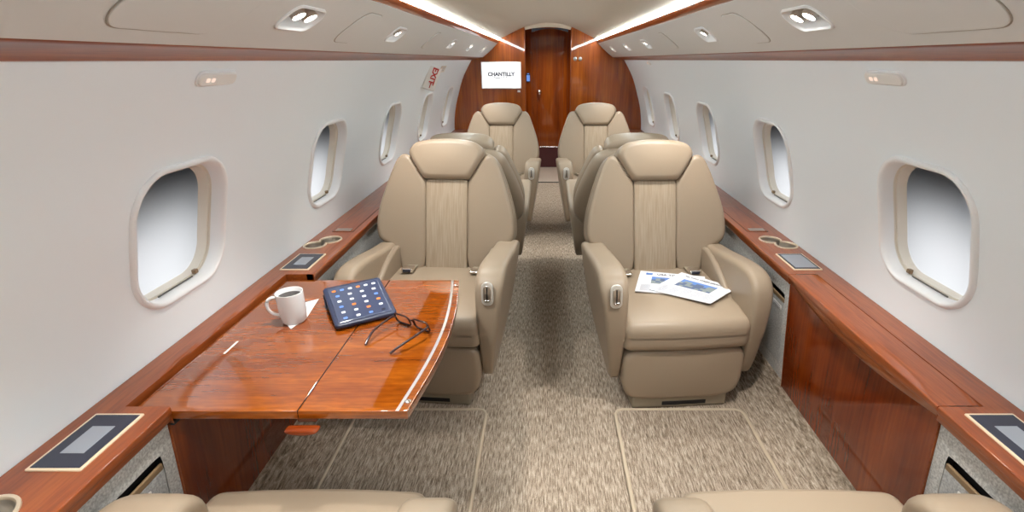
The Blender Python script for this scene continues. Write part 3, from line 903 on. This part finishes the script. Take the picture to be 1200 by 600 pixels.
    # seat belt: strap, buckle one side, tongue the other
    for sg, kind in ((-A, 'buckle'), (A, 'tongue')):
        bm = bmesh.new()
        rbox_into(bm, (sg*.17, .195, .466), (.05, .10, .006), .002); st = from_bm('belt_strap', bm, M['base'], t)
        if kind == 'buckle':
            rbox('belt_buckle', (sg*.17, .150, .477), (.056, .05, .022), .005, M['chrome'], st)
            rbox('buckle_face', (sg*.17, .125, .477), (.040, .005, .015), .002, M['slate'], st)
        else:
            rbox('belt_tongue', (sg*.165, .158, .474), (.042, .05, .010), .004, M['chrome'], st)
    return t

chair('beige leather chair at the open table, left of the aisle, facing the camera', (-.532, 2.115, 0), R(-4.3), 1)
chair('beige leather chair with newspapers on its seat, right of the aisle', (.575, 2.09, 0), R(4.3), -1)
chair('beige chair seen from behind, back to back with the left front chair', (-.487, 3.32, 0), PI, -1, tilt=.36)
chair('beige chair seen from behind, back to back with the newspaper chair', (.522, 3.32, 0), PI, 1, tilt=.36)
chair('small far beige chair below the screen on the bulkhead', (-.43, 4.37, 0), R(-2), 1)
chair('small far beige chair right of the wooden door', (.475, 4.37, 0), R(2), -1)
chair('beige chair at the lower left edge of the photo, only seat front and arms showing', (-.572, .665, 0), PI, -1, arm_dy=.115, arm_dz=-.056, near=True)
chair('beige chair at the lower right edge of the photo, only seat front and arms showing', (.612, .665, 0), PI, 1, arm_dy=.115, arm_dz=-.056, near=True)

# ------------------------------------------------------------------ the open table
t = thing('folding_table', 'glossy orange-brown wooden table pulled out from the left ledge', 'table', (-.65, 1.37, TZ))
tl = lambda x, y, z=0.: (x+.65, y-1.37, z)
TY0, TY1 = .9865, 1.762
def edge_x(y):
    k = (y-TY0)/(TY1-TY0); return -.340+.036*math.sin(PI*k)
def slab(name, out, mt, th=.024, r=.0016):
    return pillow(name, out, th, r, mt, t, fmap=lambda u, v, w: tl(u, v, w-th/2), nr=3)
slab('inner_leaf', [(-1.014, TY0), (-.6112, TY0), (-.6112, TY1), (-1.014, TY1)], M['wood_t'])
rbox('fold_gap', tl(-.6101, (TY0+TY1)/2, -.0093), (.0034, TY1-TY0-.002, .0184), .0003, M['void'], t)
ys = lin(TY0, TY1, 24)
slab('outer_leaf', [(-.609, TY0)]+[(edge_x(y), y) for y in ys]+[(-.609, TY1)], M['wood_t'])
bm = bmesh.new()
loft(bm, [[tl(edge_x(y)-.030, y, .0006) for y in ys], [tl(edge_x(y)-.021, y, .0006) for y in ys]])
from_bm('metal_inlay', bm, M['steel'], t)
for y in (1.02, 1.71): 
    bm = bmesh.new(); lathe_into(bm, [(0, .0), (.008, .0), (.008, .004), (.005, .006), (0, .006)], tl(edge_x(y)-.012, y, 0), 16); from_bm('stud', bm, M['chrome'], t)
rbox('hinge_rail', tl(-.60, 1.35, -.036), (.05, .70, .024), .006, M['wood_p'], t)
def lens(p):
    x, y, z = p; k = max(0, 1-(x/.04)**2); return (x, y, z*(.35+.65*k) - .004*k)
rbox('latch_handle', tl(-.592, .962, -.034), (.082, .026, .020), .008, M['wood_p'], t, f=lens)
rbox('support_arm', tl(-.80, 1.05, -.04), (.42, .05, .03), .006, M['wood_p'], t)
rbox('support_arm', tl(-.80, 1.68, -.04), (.42, .05, .03), .006, M['wood_p'], t)
pillow('placard', rrect(.0035, .035, .002, 2), .0012, .0004, M['sign'], t, nr=1, fmap=lambda u, v, w: tl(-.942+u, 1.275+v, .0005+w))

# napkin and mug
t = thing('napkin', 'white folded paper napkin under the coffee mug', 'napkin', (-.84, 1.48, TZ))
no = [(-.905, 1.478), (-.825, 1.392), (-.806, 1.46), (-.826, 1.605), (-.885, 1.56)]
pillow('paper_fold', [(x+.85, y-1.49) for x, y in no], .002, .0006, M['paper'], t, nr=1, fmap=lambda u, v, w: (u, v, w+.0015))
t = thing('coffee_mug', 'white ceramic mug of black coffee on the table', 'mug', (-.828, 1.438, TZ+.0028))
bm = bmesh.new(); lathe_into(bm, [(0, .002), (.028, .002), (.030, 0), (.034, .0), (.037, .004), (.0405, .03), (.0415, .10), (.0412, .103), (.0395, .1035), (.038, .102), (.037, .04), (.034, .010), (0, .008)], n=48)
from_bm('cup', bm, M['white'], t)
bm = bmesh.new(); lathe_into(bm, [(.0378, .088), (.02, .0885), (0, .0885)], n=40); from_bm('coffee', bm, M['coffee'], t)
bm = bmesh.new(); a = R(200); dx, dy = math.cos(a), math.sin(a)
hp = [(.039, .088), (.055, .090), (.068, .080), (.071, .062), (.066, .044), (.053, .030), (.038, .026)]
hp = chaikin(hp, 2, closed=False)
tube_into(bm, [(dx*r_, dy*r_, z) for r_, z in hp], .0055, 10); from_bm('handle', bm, M['white'], t)

# tablet computer
P0 = Vector((-.664, 1.366, TZ+.004)); ex = Vector((.167, .101, 0)).normalized(); ey0 = Vector((-.101, .167, 0)).normalized()
ey = (ey0*.215+Vector((0, 0, .046))).normalized(); ez = ex.cross(ey)
TW, TH = .195, .222
t = thing('tablet_computer', 'black tablet with rows of small icons propped on the table', 'tablet', P0+ex*(TW/2)+ey0*.1)
mp = lambda u, v, w: P0+ex*(TW/2+u)+ey*(TH/2+v)+ez*w-t.location
pillow('case', rrect(TW/2, TH/2, .014, 5), .014, .005, M['tabletcase'], t, nr=3, fmap=lambda u, v, w: mp(u, v, w+.008))
scn = pillow('screen', rrect(TW/2-.013, TH/2-.013, .004, 3), .002, .0006, M['tablet'], t, nr=1, fmap=lambda u, v, w: mp(u, v, w+.0155))
bm = bmesh.new(); mats = [M['icon'], M['iconb'], M['orange'], M['slate']]
for r_ in range(6):
    for c_ in range(4 if r_ < 5 else 6):
        w_ = .0065; u = (-.060+.040*c_) if r_ < 5 else (-.066+.0265*c_); v = -.080+.031*r_
        pillow_into(bm, rrect(w_, w_*.8, .003, 2, u, v), .0008, .0002, nr=1, mi=random.choice([0, 0, 1, 1, 2, 3]), fmap=lambda a, b, w: mp(a, b, w+.0171))
from_bm('icons', bm, mats, scn)
# folded cover propping the far edge
A0 = P0+ey*(TH-.02)
bm = bmesh.new(); q0 = A0-t.location; q1 = A0+ex*TW-t.location
f0 = Vector((q0.x, q0.y, TZ+.002-t.location.z))-ey0*.02; f1 = f0+ex*TW
tube_into(bm, [q0, f0], .003, 6); quad_into(bm, [q0, q1, f1, f0]); quad_into(bm, [q0+ey0*.004, q1+ey0*.004, f1+ey0*.004, f0+ey0*.004])
from_bm('stand_flap', bm, M['tabletcase'], t)

# eyeglasses
F0 = Vector((-.424, 1.395, TZ)); fa = Vector((.142, -.078, 0)).normalized(); fb = Vector((-.078, -.142, 0)).normalized()   # across, and towards the temple tips
t = thing('eyeglasses', 'dark tortoiseshell eyeglasses lying open on the table', 'eyeglasses', F0)
bmf = bmesh.new(); lens_bm = bmesh.new()
up = (Vector((0, 0, 1))+fb*.35).normalized()
for sg in (-1, 1):
    o = rrect(.0305, .0205, .013, 6, sg*.0395, .0235)
    closed_tube_into(bmf, [fa*u+up*v for u, v in o], .0028, 8)
    lens_bm.faces.new([lens_bm.verts.new(fa*u+up*v) for u, v in o])
tube_into(bmf, [fa*(-.011)+up*.027, fa*(-.004)+up*.031-fb*.002, fa*.004+up*.031-fb*.002, fa*.011+up*.027], .0028, 8)
from_bm('rims', bmf, M['specs'], t)
from_bm('lenses', lens_bm, M['lens'], t, smooth=False)
for sg in (-1, 1):
    bm = bmesh.new()
    pts = [fa*(sg*.066)+up*.030, fa*(sg*.073)+up*.030+fb*.006, fa*(sg*.074)+fb*.03+Vector((0, 0, .028)), fa*(sg*.070)+fb*.10+Vector((0, 0, .024)), fa*(sg*.058)+fb*.135+Vector((0, 0, .014)), fa*(sg*.050)+fb*.155+Vector((0, 0, .0045))]
    tube_into(bm, chaikin([tuple(p) for p in pts], 2, closed=False), .0036, 8); from_bm('temple', bm, M['specs'], t)

# newspapers on the right chair
def paper(label, quad, z, head, sz, base_sag):
    c = sum((Vector((x, y, 0)) for x, y in quad), Vector())/4
    t = thing('newspaper', label, 'newspaper', (c.x, c.y, z), 0, 'newspapers on the right front chair')
    A, B, C_, D = [Vector((x, y, 0))-Vector((c.x, c.y, 0)) for x, y in quad]     # left-far, right-far, right-near, left-near as read
    def mp(u, v, w=0.):
        p = A*(1-u)*(1-v)+B*u*(1-v)+C_*u*v+D*(1-u)*v
        return Vector((p.x, p.y, w+base_sag(u, v)))
    bm = bmesh.new()
    for w in (0, .004):
        grid_into(bm, lin(0, 1, 10), lin(0, 1, 10), lambda u, v: mp(u, v, w))
    loft(bm, [[mp(0, v, 0) for v in lin(0, 1, 10)], [mp(0, v, .004) for v in lin(0, 1, 10)]])
    loft(bm, [[mp(1, v, 0) for v in lin(0, 1, 10)], [mp(1, v, .004) for v in lin(0, 1, 10)]])
    for vv in (0, 1): loft(bm, [[mp(u, vv, 0) for u in lin(0, 1, 10)], [mp(u, vv, .004) for u in lin(0, 1, 10)]])
    sheets = from_bm('sheets', bm, M['news'], t)
    if head.startswith('USA'):
        bm = bmesh.new(); quad_into(bm, [mp(.1, .08, .0050), mp(.2, .08, .0050), mp(.2, .18, .0050), mp(.1, .18, .0050)]); from_bm('logo', bm, M['blue'], sheets, smooth=False)
    e_x = (B-A); e_y = (A-D)
    o0 = mp(.5, .13, .0052)
    text_obj('masthead', head, sz, M['ink'], sheets, frame_m(o0, mp(.9, .13)-mp(.1, .13), mp(.5, .05)-mp(.5, .25)), bold=.0003, extrude=.0002)
    bm = bmesh.new(); pc = [M['blue'], M['printdk'], M['printgr']]
    rnd = random.Random(len(head))
    N = 9
    for i in range(N):
        for j in range(5):
            u0, u1 = .2+.6*i/N, .2+.6*(i+1)/N; v0, v1 = .26+.34*j/5, .26+.34*(j+1)/5
            mi = 0 if j < 1+(i % 3 == 0) else rnd.choice([1, 2, 2, 1])
            quad_into(bm, [mp(u0, v0, .0050), mp(u1, v0, .0050), mp(u1, v1, .0050), mp(u0, v1, .0050)], mi)
    from_bm('picture', bm, pc, sheets, smooth=False)
    bm = bmesh.new()
    for colx in range(5):
        for r_ in range(9):
            u0 = .06+.18*colx; v0 = .66+.034*r_
            quad_into(bm, [mp(u0, v0, .0050), mp(u0+.15, v0, .0050), mp(u0+.15, v0+.012, .0050), mp(u0, v0+.012, .0050)])
    from_bm('text_columns', bm, M['inkgrey'], sheets, smooth=False)
SZ = .4662
paper('newspaper lying underneath on the right front chair seat', [(.472, 2.272), (.772, 2.200), (.707, 1.985), (.405, 2.040)], SZ, 'USA TODAY', .0255, lambda u, v: .0)
paper('newspaper lying on top, turned, on the right front chair seat', [(.668, 2.240), (.875, 2.062), (.708, 1.905), (.472, 2.045)], SZ+.0055, 'The WALL STREET JOURNAL', .0152, lambda u, v: .0)

# ------------------------------------------------------------------ light
def spot(name, loc, energy, size=1.2, blend=.7, rad=.02, col=(1, .95, .88), tgt=None):
    l = bpy.data.lights.new(name, 'SPOT'); l.energy = energy; l.spot_size = size; l.spot_blend = blend; l.shadow_soft_size = rad; l.color = col
    o = bpy.data.objects.new(name, l); COL.objects.link(o); o.location = loc
    d = (Vector(tgt)-Vector(loc)) if tgt else Vector((0, 0, -1))
    o.rotation_euler = d.to_track_quat('-Z', 'Y').to_euler()
    return o
for s in (-1, 1):
    for c, k in LAMPS:
        p = psu(s, c, .118, .02)
        spot('reading_spot', p, 38 if k == 2 else 24, 1.5, .9, .03, tgt=(p[0]-s*.05, p[1]+.02, 0))
def area(name, loc, sx, sy, energy, col=(1, .96, .91), rot=(0, 0, 0)):
    l = bpy.data.lights.new(name, 'AREA'); l.shape = 'RECTANGLE'; l.size = sx; l.size_y = sy; l.energy = energy; l.color = col
    o = bpy.data.objects.new(name, l); COL.objects.link(o); o.location = loc; o.rotation_euler = rot; return o
area('vestibule_fill', (.05, 6.62, 1.86), .3, .4, 5).data.spread = R(110)  # added fill light to brighten the vestibule, no lamp fitting there

# ------------------------------------------------------------------ world (seen by the panes)
w = bpy.data.worlds.new('sky'); S.world = w; w.use_nodes = True; nt = w.node_tree
bg = nt.nodes['Background']; tc = nt.nodes.new('ShaderNodeTexCoord'); sp = nt.nodes.new('ShaderNodeSeparateXYZ'); rp = nt.nodes.new('ShaderNodeValToRGB')
mr = nt.nodes.new('ShaderNodeMapRange'); mr.inputs[1].default_value = -1; mr.inputs[2].default_value = 1
nt.links.new(tc.outputs['Generated'], sp.inputs[0]); nt.links.new(sp.outputs['Z'], mr.inputs[0]); nt.links.new(mr.outputs[0], rp.inputs[0])
e = rp.color_ramp.elements; e[0].position = .53; e[0].color = (.005, .0053, .006, 1); e[1].position = .98; e[1].color = (1, 1, 1, 1)
nt.links.new(rp.outputs[0], bg.inputs['Color']); bg.inputs['Strength'].default_value = 5.6

# ------------------------------------------------------------------ camera
cam = bpy.data.cameras.new('camera'); co = bpy.data.objects.new('camera', cam); COL.objects.link(co)
cam.sensor_width = 36; cam.lens = 36*580/1200; cam.shift_x = -40/1200; cam.clip_start = .02
co.location = (0, 0, 1.45); co.rotation_euler = (PI/2-math.atan(230/580), 0, 0)
S.camera = co
S.view_settings.view_transform = 'Standard'; S.view_settings.look = 'None'; S.view_settings.gamma = 1; S.view_settings.use_curve_mapping = False
S.view_settings.exposure = 0.2
